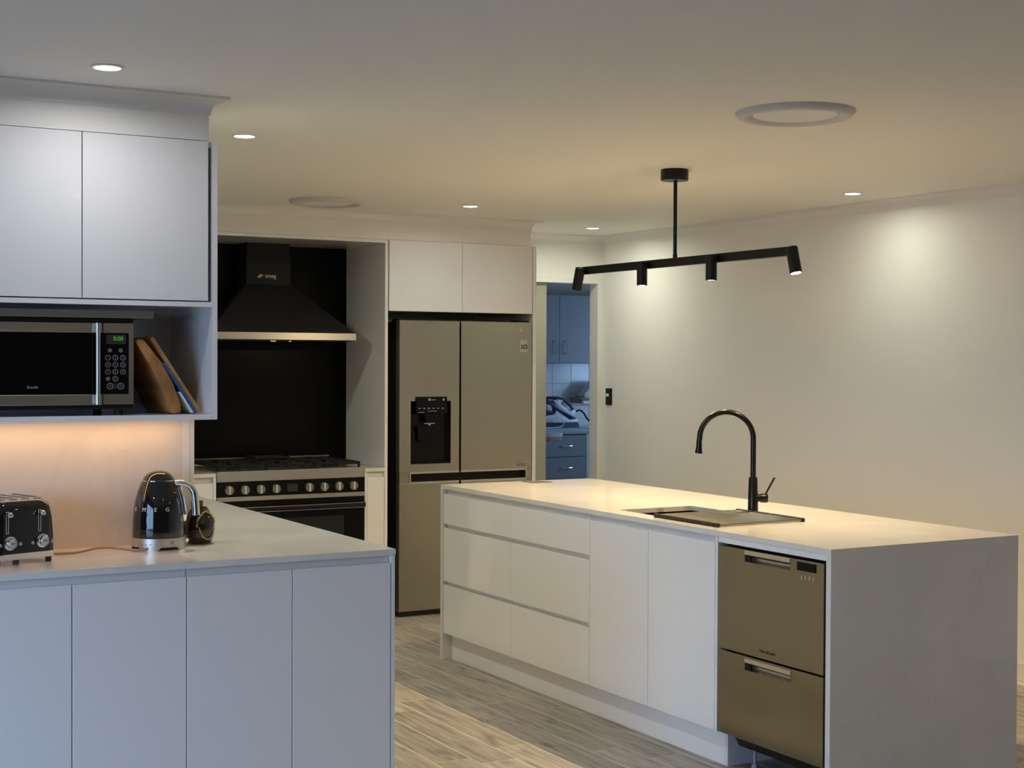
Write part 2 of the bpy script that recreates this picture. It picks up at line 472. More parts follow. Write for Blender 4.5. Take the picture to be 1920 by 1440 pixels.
ZD = [(.138, .387), (.407, .680), (.701, .854)]
def carcass(b, x0, x1, y0, y1, z0=.137, z1=.878, th=.016):
    b.box(x0, x1, y0, y0+th, z0, z1); b.box(x0, x1, y1-th, y1, z0, z1)
    b.box(x0, x1, y0, y1, z0, z0+th); b.box(x1-th, x1, y0, y1, z0, z1)
def drawer_unit(y0, y1, lab):
    t = thing('drawer_cabinet', lab, 'drawer cabinet', (3.72, (y0+y1)/2, 0), group='island cabinets')
    b = B(); carcass(b, 3.449, 4.03, y0, y1); b.build('carcass', 'carcass_white', t)
    r = B()
    for z0, z1 in ((.854, .878), (.675, .706), (.382, .412)): r.box(3.4463, 3.4488, y0+.016, y1-.016, z0, z1)
    r.build('finger_rail', 'recess_white', t)
    for z0, z1 in ZD:
        d = bx(3.427, 3.446, y0+.0015, y1-.0015, z0, z1, bev=.0012, seg=1).build('drawer_front', 'gloss_white', t)
drawer_unit(6.069, 6.772, 'white gloss three-drawer cabinet at fridge end of island')
drawer_unit(5.376, 6.069, 'white gloss three-drawer cabinet next to island doors')
t = thing('sink_cabinet', 'white gloss two-door cabinet under island sink left of dishwasher', 'cabinet', (3.72, 4.93, 0), group='island cabinets')
b = B(); carcass(b, 3.449, 4.03, 4.474, 5.374); b.build('carcass', 'carcass_white', t)
bx(3.427, 4.03, 4.474, 4.487, .137, .878).build('side_panel', 'gloss_white', t)
bx(3.476, 4.03, 4.468, 4.484, 0, .137).build('side_panel', 'carcass_white', t)
bx(3.4463, 3.4488, 4.49, 5.358, .852, .878).build('finger_rail', 'recess_white', t)
for y0, y1 in ((4.4905, 4.932), (4.935, 5.3745)):
    bx(3.427, 3.446, y0, y1, .138, .854, bev=.0012, seg=1).build('door', 'gloss_white', t)
bx(3.476, 3.492, 4.485, 6.775, 0, .136).build('kickboard', 'gloss_white', label='white gloss kickboard along the foot of island', cat='kickboard')
bx(4.035, 4.052, Y0+.025, Y1-.025, 0, .878).build('island_back_panel', 'gloss_white', label='white panel closing the seating side of island', cat='panel')
bx(3.428, 3.446, 3.868, 4.470, .8575, .879).build('filler_rail', 'gloss_white', label='thin white rail between benchtop and steel dishwasher', cat='rail')

# dishwasher (two drawers)
t = thing('dishwasher', 'stainless steel two-drawer dishwasher at near end of island', 'dishwasher', (3.7, 4.17, 0))
D0, D1 = 3.872, 4.466
bx(3.462, 4.0, D0+.004, D1-.004, .13, .848).build('body', 'dark_void', t)
def dish_front(z0, z1, hz0, hz1, hy0, hy1):
    f = B().plate('x', 3.424, 3.452, D0+.004, D1-.002, z0, z1, [(hy0, hy1, hz0, hz1)]).build('drawer_front', 'steel_smooth', t)
    p = B()                     # pocket of the grip with a sloping back
    p.prism([(3.432, hz1-.001), (3.456, hz0+.012), (3.456, hz0-.001), (3.460, hz0-.001), (3.460, hz1-.001)], 'y', hy0, hy1)
    p.build('grip', 'steel_bright', f)
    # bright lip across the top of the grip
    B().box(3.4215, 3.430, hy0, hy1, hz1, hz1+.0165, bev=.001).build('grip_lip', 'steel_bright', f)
    return f
f1 = dish_front(.462, .847, .803, .829, 4.053, 4.308)
f2 = dish_front(.142, .4545, .404, .431, 4.045, 4.304)
bx(3.4222, 3.4246, 3.915, 4.016, .809, .842-.003, bev=.0008, seg=1).build('display', 'black_glass', f1, label='dark display window')
for i in range(4):
    bx(3.4226, 3.4242, 3.925+i*.021, 3.931+i*.021, .779, .794, bev=.0006, seg=1).build('button', 'steel_bright', f1)
text('Fisher&Paykel', 'lettering', .0155, 'dark_print', f1, (3.4234, 4.176, .489), (0, -1, 0), (0, 0, 1))
B().prism([(3.47, .137), (3.50, .085), (3.52, .085), (3.52, .137)], 'y', 3.90, 4.43).build('kick_grille', 'black_satin', t)
def foot(y):
    B().cyl((3.52, y, .02), (3.52, y, .11), .006).cyl((3.52, y, 0), (3.52, y, .014), .020).cyl((3.52, y, .014), (3.52, y, .03), .012).build('foot', 'grey_print', t, smooth=True)
foot(4.36); foot(3.96)

# sink
t = thing('sink', 'dark undermount kitchen sink set into the island benchtop', 'sink', (3.72, 4.95, .68))
b = B()
sx0, sx1, sy0, sy1 = 3.520, 3.918, 4.594, 5.304
b.plate('z', .868, .8795, sx0-.012, sx1+.012, sy0-.012, sy1+.012, [(sx0+.006, sx1-.006, sy0+.006, sy1-.006)])
b.box(sx0, sx0+.008, sy0, sy1, .69, .87); b.box(sx1-.008, sx1, sy0, sy1, .69, .87)
b.box(sx0, sx1, sy0, sy0+.008, .69, .87); b.box(sx0, sx1, sy1-.008, sy1, .69, .87); b.box(sx0, sx1, sy0, sy1, .682, .69)
b.build('bowl', 'gunmetal', t)
B().lathe([(0, .0), (.030, .0), (.042, .004), (.045, .0005)], (3.72, 5.1, .6905), 32).build('drain', 'steel_bright', t, smooth=True)

# roll-up drying rack
t = thing('drying_rack', 'roll-up steel rod drying rack laid over island sink', 'drying rack', (3.706, 4.77, WT))
for x in (3.4885, 3.912):
    b = B().box(x, x+.012, 4.556, 4.984, WT, WT+.0150, bev=.002)
    for k in range(22): b.box(x-.001, x+.013, 4.560+k*.0197, 4.571+k*.0197, WT+.004, WT+.0160, bev=.002, seg=1)
    b.build('silicone_edge', 'dark_silicone', t)
rod = None
for k in range(22):
    y = 4.5655+k*.0197
    if rod is None:
        b = B().cyl((3.496, y, WT+.0075), (3.917, y, WT+.0075), .0050, seg=12)
        rod = b.build('rod', 'rod_steel', t, smooth=True); y_first = y
    else:
        o = rod.copy(); COL.objects.link(o); o.parent = t; o.location = (0, y-y_first, 0)

# tap
t = thing('kitchen_tap', 'tall black gooseneck tap behind the island sink', 'tap', (3.972, 4.945, WT), local=True)
d = Vector((-.78, .63, 0)).normalized()
B().lathe([(0, 0), (.0255, 0), (.0255, .004), (.0225, .006), (.0185, .145), (.0165, .150), (0, .150)], seg=32).build('body', 'gunmetal', t, smooth=True)
R = .113; zc = .312
pts = [Vector((0, 0, .148)), Vector((0, 0, .2)), Vector((0, 0, .26))]
for i in range(25):
    a = PI*i/24
    pts.append(d*(R-R*math.cos(a)) + Vector((0, 0, zc+R*math.sin(a))))
pts += [d*(2*R+.002)+Vector((0, 0, zc-.012))]
B().tube(pts, .0118, seg=20).build('spout', 'gunmetal', t, smooth=True)
e = d*(2*R+.002)
B().tube([e+Vector((0, 0, zc-.011)), e+d*.0005+Vector((0, 0, zc-.035)), e+d*.002+Vector((0, 0, zc-.060)), e+d*.0025+Vector((0, 0, zc-.064))], [.0119, .0124, .0156, .0154], seg=20).build('spray_head', 'gunmetal', t, smooth=True)
h0 = -d*.012+Vector((0, 0, .062)); h1 = -d*.064+Vector((0, 0, .062))
b = B().tube([h0, h0+(h1-h0)*.35, h0+(h1-h0)*.36, h0+(h1-h0)*.85, h0+(h1-h0)*.97, h1], [.0165, .0165, .0195, .0205, .018, .010], seg=24)
hub = b.build('lever_hub', 'gunmetal', t, smooth=True)
B().cyl(-d*.052+Vector((0, 0, .078)), -d*.090+Vector((0, 0, .150)), .0042, .0048, seg=14).build('lever', 'gunmetal', hub, smooth=True)

# pop-up outlet in the benchtop
t = thing('popup_outlet', 'flush grey square pop-up power outlet in island top', 'power outlet', (3.944, 6.702, WT))
B().plate('z', WT, WT+.0025, 3.884, 4.004, 6.643, 6.762, [(3.892, 3.996, 6.651, 6.754)]).build('frame', 'steel', t)
bx(3.893, 3.995, 6.652, 6.753, WT+.0004, WT+.0022).build('lid', 'grey_metal', t)

# ================================================================== PENINSULA
PX, PY = 2.118, 4.543
b = B().plate('z', .88, WT, -.03, PX, PY, 8.0, [(-.04, 1.59, 5.07, 8.1)])
b.build('peninsula_worktop', 'stone', label='white stone L-shaped benchtop under the kettle and toaster', cat='benchtop')
def door_unit(x0, x1, lab):
    t = thing('base_cabinet', lab, 'cabinet', ((x0+x1)/2, 4.8, 0), group='peninsula cabinets')
    b = B(); b.box(x0, x0+.016, PY+.025, 5.05, .10, .878); b.box(x1-.016, x1, PY+.022, 5.05, .10, .878)
    b.box(x0, x1, PY+.022, 5.05, .10, .116); b.box(x0, x1, 5.034, 5.05, .10, .878)
    b.build('carcass', 'carcass_white', t)
    bx(x0+.016, x1-.016, PY+.0212, PY+.0245, .84, .878).build('finger_rail', 'recess_white', t)
    xm = (x0+x1)/2
    for a, c in ((x0, xm), (xm, x1)):
        bx(a+.0015, c-.0015, PY+.002, PY+.021, .10, .853, bev=.0012, seg=1).build('door', 'gloss_white', t)
    bx(x0, x1, PY+.06, PY+.075, 0, .098).build('kickboard', 'gloss_white', t)
door_unit(1.396, 2.102, 'white gloss two-door cabinet at right end of peninsula')
door_unit(.685, 1.396, 'white gloss two-door cabinet below the kettle and toaster')
door_unit(-.028, .685, 'white gloss two-door cabinet left of the toaster, outside the photo')
bx(2.104, PX-.002, PY+.001, 7.98, 0, .879).build('peninsula_end_panel', 'gloss_white', label='white end panel closing the right side of peninsula', cat='panel')
t = thing('return_cabinet', 'white cabinet under benchtop running behind the splashback wall', 'cabinet', (1.85, 6.6, 0))
bx(1.595, 2.10, 5.31, 7.97, .1, .878).build('carcass', 'carcass_white', t)
bx(1.64, 2.06, 5.33, 7.95, 0, .1).build('kickboard', 'gloss_white', t)
bx(-.03, 1.5345, 5.058, 5.0695, WT, 1.336).build('stone_splashback', 'stone', label='pale stone splashback behind toaster and kettle', cat='splashback')
t = thing('splashback_end_trim', 'white end panel beside stone splashback, next to the kettle', 'panel', (1.556, 5.06, WT))
bx(1.535, 1.5625, 5.058, 5.0695, WT, 1.336).build('panel', 'gloss_white', t)
bx(1.5632, 1.5775, 5.0575, 5.0695, WT, 1.336).build('edge_strip', 'trim_paint', t)
# outlet on the end of that wall
t = thing('wall_outlet', 'black power outlet with white switches on end of splashback wall', 'power outlet', (1.5775, 5.17, 1.14))
bx(1.5772, 1.588, 5.11, 5.23, 1.17, 1.30, bev=.002).build('plate', 'black_satin', t)
for z in (1.262, 1.239): bx(1.586, 1.596, 5.115, 5.135, z-.008, z+.006, bev=.002).build('switch', 'white_plastic', t)

# ================================================================== WALL CABINET with microwave niche
CY = 4.80
t = thing('wall_cabinet', 'white gloss overhead cabinet with open microwave niche, left of hood', 'cabinet', (.94, 5.05, 1.338))
b = B()
b.box(1.560, 1.578, CY, 5.287, 1.338, 2.266); b.box(.30, .318, CY, 5.287, 1.338, 2.266)
b.box(.318, 1.56, CY+.02, 5.287, 2.248, 2.266)
b.box(.30, 1.578, 5.287, 5.30, 1.338, 2.266)
b.build('carcass', 'gloss_white', t)
bx(.318, 1.5595, CY, 5.287, 1.7145, 1.7305).build('shelf', 'gloss_white', t)
bx(.318, 1.5595, CY, 5.287, 1.338, 1.356).build('shelf', 'gloss_white', t)
for a, c in ((.321, .720), (.7225, 1.1295), (1.1325, 1.5465)):
    bx(a, c, CY, CY+.018, 1.7345, 2.266, bev=.0012, seg=1).build('door', 'gloss_white', t)

bx(.32, 1.545, 4.968, 4.984, 1.3338, 1.3378).build('led_strip', 'strip_lens', label='warm LED strip light under the overhead cabinet', cat='light')
l = lamp('strip_light', 'AREA', (.93, 4.975, 1.3325), STRIP_W, STRIP_C, shape='RECTANGLE', size=1.2, size_y=.012)

# microwave
t = thing('microwave', 'silver and black microwave in the open cabinet niche', 'microwave', (1.05, 5.02, 1.356))
MX0, MX1, MY = .790, 1.311, 4.842
bx(MX0, MX1, MY+.012, 5.21, 1.3745, 1.672, bev=.004).build('case', 'black_satin', t)
for x in (.83, 1.27):
    for y in (4.89, 5.17): B().cyl((x, y, 1.356), (x, y, 1.3755), .014, seg=16).build('foot', 'black_matt', t, smooth=True)
dr = bx(MX0+.002, 1.2055, MY+.004, MY+.014, 1.389, 1.657).build('door', 'black_glass', t)
bx(MX0+.003, 1.2055, MY, MY+.006, 1.6245, 1.6555, bev=.001, seg=1).build('door_bar', 'steel_bright', dr)
bx(MX0+.003, 1.2055, MY, MY+.006, 1.390, 1.4235, bev=.001, seg=1).build('door_bar', 'steel_bright', dr)
B().cyl((1.187, MY-.018, 1.391), (1.187, MY-.018, 1.656), .0078, seg=20).cyl((1.187, MY-.018, 1.64), (1.187, MY+.004, 1.64), .005, seg=12).cyl((1.187, MY-.018, 1.407), (1.187, MY+.004, 1.407), .005, seg=12).build('handle', 'steel_bright', dr, smooth=True)
text('Breville', 'lettering', .0115, 'grey_print', dr, (.986, MY+.0035, 1.4475), (1, 0, 0), (0, 0, 1))
cp = B().plate('y', MY, MY+.012, 1.2085, 1.3075, 1.391, 1.656, [(1.2, 1.292, 1.4245, 1.6245)]).build('control_panel', 'steel_bright', t)
bx(1.2086, 1.2918, MY+.004, MY+.0125, 1.4248, 1.6242).build('key_plate', 'black_panel', cp)
bx(1.219, 1.283, MY+.003, MY+.0045, 1.588, 1.619).build('display', 'dark_void', cp)
text('0:00', 'clock_digits', .019, 'led_green', cp, (1.258, MY+.0026, 1.6055), (1, 0, 0), (0, 0, 1), label='glowing green clock digits')
for (x, z, r) in [(1.231, 1.5675, .0068), (1.266, 1.5675, .0068)]:
    B().cyl((x, MY+.0022, z), (x, MY+.0042, z), r, seg=20).build('button', 'grey_metal', cp, smooth=True)
def ringbtn(x, z, r, s):
    B().lathe([(r, 0), (r, .0016), (r*.84, .0016), (r*.84, 0)], (x, MY+.0042, z), 24, mtx=Matrix.Rotation(PI/2, 4, 'X')).build('button', 'grey_print', cp)
    text(s, 'digit', r*1.1, 'grey_print', cp, (x, MY+.0034, z), (1, 0, 0), (0, 0, 1))
for i, z in enumerate((1.5435, 1.5205, 1.4975)):
    for j, x in enumerate((1.2245, 1.2485, 1.2735)): ringbtn(x, z, .0088, str(i*3+j+1))
ringbtn(1.2485, 1.4745, .0088, '0')
B().cyl((1.2245, MY+.0022, 1.4745), (1.2245, MY+.0042, 1.4745), .0068, seg=20).build('button', 'grey_metal', cp)
bx(1.226, 1.272, MY+.0034, MY+.0042, 1.4412, 1.4595).build('button_bar', 'black_matt', cp)
for x in (1.2315, 1.2665): ringbtn(x, 1.4505, .0105, '=')

bx(.72, 1.376, 4.846, 5.14, 1.6725, 1.6985, bev=.003).build('metal_tray', 'grey_metal', label='flat grey metal tray lying on top of microwave', cat='tray')

# boards leaning beside the microwave
B().prism([(1.316, 1.600), (1.333, 1.608), (1.349, 1.603), (1.406, 1.531), (1.446, 1.461), (1.474, 1.384), (1.472, 1.3575), (1.444, 1.3565), (1.414, 1.42), (1.372, 1.51)], 'y', 4.862, 5.19, bev=.006).build(
    'chopping_board', 'wood_board', smooth=True, label='thick brown wooden chopping board leaning nearest the microwave', cat='chopping board', group='boards beside the microwave')
dv = Vector((-.548, .836)); nv = Vector((-.836, -.548))
def board(o0, o1, length, y0, y1, material, lab):
    # right face of the outermost board passes through (1.553, 1.36)
    q = Vector((1.553, 1.36)) + nv*o1
    q = q + dv*((1.3565-q.y)/dv.y)
    P = [q, q+dv*length, q+dv*length-nv*(o1-o0), q-nv*(o1-o0)]
    B().prism([tuple(p) for p in P], 'y', y0, y1, bev=.003).build('chopping_board', material, smooth=True, label=lab, cat='chopping board', group='boards beside the microwave')
board(0, .0155, .300, 4.885, 5.22, 'wood_pale', 'thin pale wooden chopping board, rightmost of the leaning boards')
board(.0175, .0275, .200, 4.875, 5.16, 'blue_plastic', 'blue plastic chopping board between two wooden boards')
board(.0283, .0350, .085, 4.868, 5.14, 'white_plastic', 'low white plastic board in front of the blue board')

# ================================================================== TOASTER
th = math.radians(19)
t = thing('toaster', 'glossy black four-slice toaster with chrome knobs and levers', 'toaster', (.905, 4.84, WT), th, local=True)
TW, TD, TH = .215, .235, .205     # front face at y=-TD/2
b = B()
# body: rounded loaf, lofted rings (wider at the bottom, soft shoulder at the top)
def rrect(w, d, r, z, n=6):
    out = []
    for cx, cy, a0 in ((w/2-r, d/2-r, 0), (-w/2+r, d/2-r, PI/2), (-w/2+r, -d/2+r, PI), (w/2-r, -d/2+r, 1.5*PI)):
        for i in range(n+1):
            a = a0+PI/2*i/n; out.append((cx+r*math.cos(a), cy+r*math.sin(a), z))
    return out
def loft(b, rings, cap0=True, cap1=True):
    R_ = [[b.bm.verts.new(p) for p in r] for r in rings]; n = len(R_[0])
    for a, c in zip(R_, R_[1:]):
        for i in range(n):
            j = (i+1) % n; b.bm.faces.new((a[i], a[j], c[j], c[i]))
    if cap0: b.bm.faces.new(R_[0][::-1])
    if cap1: b.bm.faces.new(R_[-1])
    return b
rings = [rrect(TW, TD, .03, .036), rrect(TW-.003, TD-.001, .03, .09), rrect(TW-.010, TD-.003, .03, .14), rrect(TW-.018, TD-.008, .032, .168)]
for i in range(1, 7):
    a = PI/2*i/6; k = .030*(1-math.cos(a)); rings.append(rrect(TW-.018-2*k, TD-.008-2*k, .032, .168+.032*math.sin(a)))
loft(b, rings).build('body', 'black_gloss', t, smooth=True)
loft(B(), [rrect(TW+.001, TD+.001, .03, .018), rrect(TW+.002, TD+.002, .03, .036)]).build('base_trim', 'chrome', t, smooth=True, label='chrome strip around the foot')
for sx in (-1, 1):
    for sy in (-1, 1):
        B().cyl((sx*(TW/2-.02), sy*(TD/2-.02), 0), (sx*(TW/2-.02), sy*(TD/2-.02), .02), .009, .011, seg=16).build('foot', 'black_matt', t, smooth=True)
for i in range(4):
    x = -.063+.042*i
    s_ = B().plate('z', .1995, .2035, x-.013, x+.013, -.075, .085, [(x-.009, x+.009, -.071, .081)]).build('slot_frame', 'chrome', t)
    bx(x-.009, x+.009, -.071, .081, .1996, .2006).build('slot', 'dark_void', s_)
FY = -TD/2
for x in (-.055, .055):
    s_ = B().plate('y', FY+.0005, FY+.006, x-.014, x-.004, .100, .168, [(x-.0118, x-.0062, .102, .166)]).build('lever_slot', 'chrome', t)
    B().cyl((x-.009, FY, .158), (x-.009, FY-.012, .158), .003, seg=10).build('lever_stem', 'chrome', s_)
    B().lathe([(0, -.009), (.0055, -.0075), (.009, -.002), (.009, .002), (.006, .007), (0, .009)], (x-.009, FY-.018, .158), 24, mtx=Matrix.Rotation(PI/2, 4, 'X')).build('lever_knob', 'chrome', s_, smooth=True)
    k = B().lathe([(0, 0), (.0215, 0), (.0215, .004), (.0185, .0055), (.0165, .0055), (.0165, .004), (0, .004)], (x, FY+.001, .070), 32, mtx=Matrix.Rotation(PI/2, 4, 'X')).build('dial_ring', 'chrome', t, smooth=True)
    kb = B().lathe([(0, .004), (.0150, .004), (.0158, .018), (.0145, .020), (.011, .0195), (.0105, .0185), (0, .0185)], (x, FY+.001, .070), 32, mtx=Matrix.Rotation(PI/2, 4, 'X')).build('dial', 'chrome', k, smooth=True)
    text('STOP', 'lettering', .0055, 'dark_print', k, (x, FY-.0182, .070), (1, 0, 0), (0, 0, 1))
    for dx in (-.034, .034):
        B().lathe([(0, 0), (.0058, 0), (.0056, .003), (0, .0035)], (x+dx, FY+.001, .066), 20, mtx=Matrix.Rotation(PI/2, 4, 'X')).build('button', 'steel_bright', t, smooth=True)

B().tube([Vector(p) for p in ((1.02, 4.93, .906), (1.075, 4.905, .905), (1.13, 4.90, .905), (1.17, 4.915, .908), (1.21, 4.935, .912), (1.25, 4.93, .912), (1.29, 4.905, .908), (1.325, 4.872, .905), (1.345, 4.862, .906), (1.362, 4.868, .908))], .0042, seg=10).build(
    'power_cord', 'cord_beige', smooth=True, label='beige power cord lying between toaster and kettle', cat='cord')

# ================================================================== KETTLE
t = thing('kettle', 'glossy black electric kettle with chrome handle and base', 'kettle', (1.418, 4.935, WT), math.radians(-28), local=True)
# local +x is towards the handle
def foot_z(r, z, a):
    if z > .0101: return z
    c = math.cos(a*4 + .6)
    return .0 if c > .25 else (.011 if c < -.1 else .011*(.25-c)/.35)
B().lathe([(0, .012), (.080, .012), (.0855, .0), (.0885, .0), (.0890, .012), (.0885, .0405), (.082, .0425), (0, .0425)], seg=64, zfun=foot_z).build('power_base', 'brushed_silver', t, smooth=True, label='chrome power base')
B().lathe([(0, .043), (.0868, .043), (.0876, .048), (.0872, .075), (.0858, .105), (.0825, .140), (.0765, .170), (.0690, .196), (.0610, .217), (.0545, .2295), (0, .2295)], seg=56).build('body', 'black_gloss', t, smooth=True)
lid = B().lathe([(.0545, .2300), (.0530, .2320), (.0480, .2420), (.0390, .2520), (.0260, .2590), (.0120, .2625), (0, .2630)], seg=48).build('lid', 'black_gloss', t, smooth=True)
B().lathe([(.0540, .2285), (.0552, .2290), (.0552, .2312), (.0538, .2315)], seg=48).build('lid_ring', 'chrome', lid, smooth=True)
hp = [(.046, .2145), (.062, .2195), (.080, .2195), (.097, .2150), (.111, .2050), (.119, .190), (.1225, .170), (.1245, .145), (.1265, .112)]
def spl(p, n=5):
    out = []
    for i in range(len(p)-1):
        p0 = Vector(p[max(i-1, 0)]); p1 = Vector(p[i]); p2 = Vector(p[i+1]); p3 = Vector(p[min(i+2, len(p)-1)])
        for k in range(n):
            u = k/n; out.append(.5*((2*p1)+(-p0+p2)*u+(2*p0-5*p1+4*p2-p3)*u*u+(-p0+3*p1-3*p2+p3)*u**3))
    out.append(Vector(p[-1])); return out
B().tube([Vector((q.x, 0, q.y)) for q in spl(hp)], .0125, seg=16).build('handle', 'chrome', t, smooth=True)
B().tube([Vector((q.x, -.002, q.y)) for q in spl([(.066, .206), (.0735, .185), (.0795, .160), (.0838, .135), (.0862, .110), (.0872, .092)])], [.011]*20+[.010, .0085, .008, .007, .006, .004], seg=14).build('handle_strip', 'chrome', t, smooth=True)
for i, ch in enumerate('SMEG'):
    a = math.radians(-143 + 27.0*i + 4); r = .0842
    pos = Vector((r*math.cos(a), r*math.sin(a), .137))
    right = Vector((-math.sin(a), math.cos(a), 0)); upv = Vector((-.14*math.cos(a), -.14*math.sin(a), 1))
    text(ch, 'letter', .0185, 'silver_letter', t, pos, right, upv, depth=.003)
a = math.radians(-48)
bb = B().lathe([(0, 0), (.006, 0), (.006, .0012), (0, .0012)], (0, 0, 0), 20, mtx=Matrix.Rotation(PI/2, 4, 'Y')); bmesh.ops.rotate(bb.bm, verts=bb.bm.verts, cent=(0, 0, 0), matrix=Matrix.Rotation(a, 3, 'Z'))
bmesh.ops.translate(bb.bm, verts=bb.bm.verts, vec=(.0885*math.cos(a), .0885*math.sin(a), .027)); bb.build('button', 'grey_metal', t)
for i in range(5):
    a = math.radians(-128+11*i); c = Vector((.0887*math.cos(a), .0887*math.sin(a), .022))
    b = bx(-.0008, .0008, -.002, .002, -.002, .002); bmesh.ops.rotate(b.bm, verts=b.bm.verts, cent=(0, 0, 0), matrix=Matrix.Rotation(a, 3, 'Z')); bmesh.ops.translate(b.bm, verts=b.bm.verts, vec=c)
    b.build('button', 'grey_print', t)
a = math.radians(-8)
bs = B(); bmesh.ops.create_uvsphere(bs.bm, u_segments=20, v_segments=12, radius=.0075, matrix=Matrix.Translation((.0985*math.cos(a), .0985*math.sin(a), .030)))
bs.cyl((.086*math.cos(a), .086*math.sin(a), .030), (.098*math.cos(a), .098*math.sin(a), .030), .003, seg=10)
bs.build('switch_knob', 'chrome', t, smooth=True)

# dark pot with gold beads behind the kettle
t = thing('beaded_pot', 'small dark pot with gold beaded trim behind the kettle', 'pot', (1.580, 5.000, WT), math.radians(-15), local=True)
B().lathe([(0, 0), (.036, 0), (.043, .006), (.050, .030), (.052, .052), (.049, .078), (.040, .104), (.030, .120), (.026, .126), (0, .126)], seg=40).build('body', 'brown_pot', t, smooth=True)
loopb = B()
for i in range(40):
    a = 2*PI*i/40
    y_ = .034*math.cos(a)*(1 if math.sin(a) > 0 else .8); z_ = .064+.047*math.sin(a)
    rr = .0515 if z_ < .08 else .0515-(z_-.08)*.42
    ang = -PI/2 + .55 + y_/.045
    r = rr+.001
    bmesh.ops.create_icosphere(loopb.bm, subdivisions=1, radius=.0030+.0018*random.random(), matrix=Matrix.Translation((r*math.cos(ang), r*math.sin(ang), z_+.003*random.random())))
loopb.build('bead_trim', 'gold_bead', t, smooth=True, label='loop of gold beads')
bx(-.028, .012, -.012, .012, .126, .150, bev=.003).build('lid', 'brown_card', t)

# ================================================================== COOKING ALCOVE
AX0, AX1, AYB, FRY = 2.498, 3.656, 8.58, 8.0
t = thing('cooker_alcove', 'white cabinet surround framing the black hood and cooker', 'cabinet', (3.077, 8.3, 0))
bx(AX1, AX1+.0185, FRY, YB-.005, 0, 2.2525).build('side_panel', 'gloss_white', t)
bx(AX0-.0185, AX0, FRY, YB-.005, 0, 2.2525).build('side_panel', 'gloss_white', t)
bx(AX0, AX1, FRY, YB-.005, 2.234, 2.2525).build('top_panel', 'gloss_white', t)
bx(AX0, AX1, AYB+.008, YB-.005, 0, 2.234).build('back_panel', 'carcass_white', t)
bx(AX0+.001, AX1-.001, AYB, AYB+.007, .9005, 2.233).build('glass_splashback', 'black_glass', label='black glass splashback behind the cooker and hood', cat='splashback')
OX0, OX1 = 2.628, 3.526
def narrow(x0, x1, xd0, xd1, lab):
    t = thing('narrow_cabinet', lab, 'cabinet', ((x0+x1)/2, 8.3, 0), group='narrow cabinets beside the cooker')
    bx(x0, x1, FRY+.022, 8.57, .10, .879).build('carcass', 'carcass_white', t)
    bx(xd0, xd1, FRY+.002, FRY+.021, .10, .845, bev=.0012, seg=1).build('door', 'gloss_white', t)
    e0, e1 = (x0, xd0-.002) if xd0-x0 > x1-xd1 else (xd1+.002, x1)
    bx(e0, e1, FRY+.002, FRY+.3, .02, .879).build('filler', 'gloss_white', t)
    bx(x0, x1, FRY, 8.579, .88, .9).build('benchtop', 'stone', t)
    bx(x0, x1, FRY+.06, FRY+.075, 0, .1).build('kickboard', 'gloss_white', t)
narrow(OX1+.004, AX1-.001, OX1+.021, AX1-.002, 'narrow white cabinet between cooker and fridge')
narrow(AX0+.001, OX0-.004, AX0+.002, OX0-.021, 'narrow white cabinet left of the cooker')

# range hood
t = thing('range_hood', 'black pyramid range hood with steel rim over the cooker', 'range hood', (3.077, 8.35, 1.655))
HX = 3.077
bx(HX-.137, HX+.137, 8.40, 8.578, 1.985, 2.165).build('flue_cover', 'black_hood', t)
bx(HX-.134, HX+.134, 8.403, 8.578, 2.165, 2.2335).build('upper_flue', 'black_hood', t)
b = B()
lo = [(HX-.449, 8.132, 1.697), (HX+.449, 8.132, 1.697), (HX+.449, 8.578, 1.697), (HX-.449, 8.578, 1.697)]
hi = [(HX-.138, 8.399, 1.986), (HX+.138, 8.399, 1.986), (HX+.138, 8.578, 1.986), (HX-.138, 8.578, 1.986)]
loft(b, [lo, hi]); b.build('canopy', 'black_hood', t)
bx(HX-.45, HX+.45, 8.130, 8.579, 1.655, 1.697, bev=.001, seg=1).build('rim', 'steel_bright', t)
fl_ = bx(HX-.43, HX+.43, 8.16, 8.55, 1.650, 1.6555).build('filter', 'dark_void', t)
for x in (3.02, 3.12): bx(x-.02 if x < 3.1 else x-.006, x+.012 if x < 3.1 else x+.006, 8.155, 8.17, 1.643, 1.6505).build('catch', 'steel_bright', t)
text('smeg', 'lettering', .034, 'cream_print', t, (3.089, 8.3992, 2.038), (1, 0, 0), (0, 0, 1))
lg = B()
for (i, j) in ((0, 0), (1, 0), (2, 0), (1, 1), (2, 1), (3, 1), (2, 0), (3, 1)):
    cx = 3.012+i*.0105; cz = 2.031+j*.0105
    lg.box(cx-.004, cx+.004, 8.3985, 8.3998, cz-.004, cz+.004)
lg.build('emblem', 'cream_print', t)

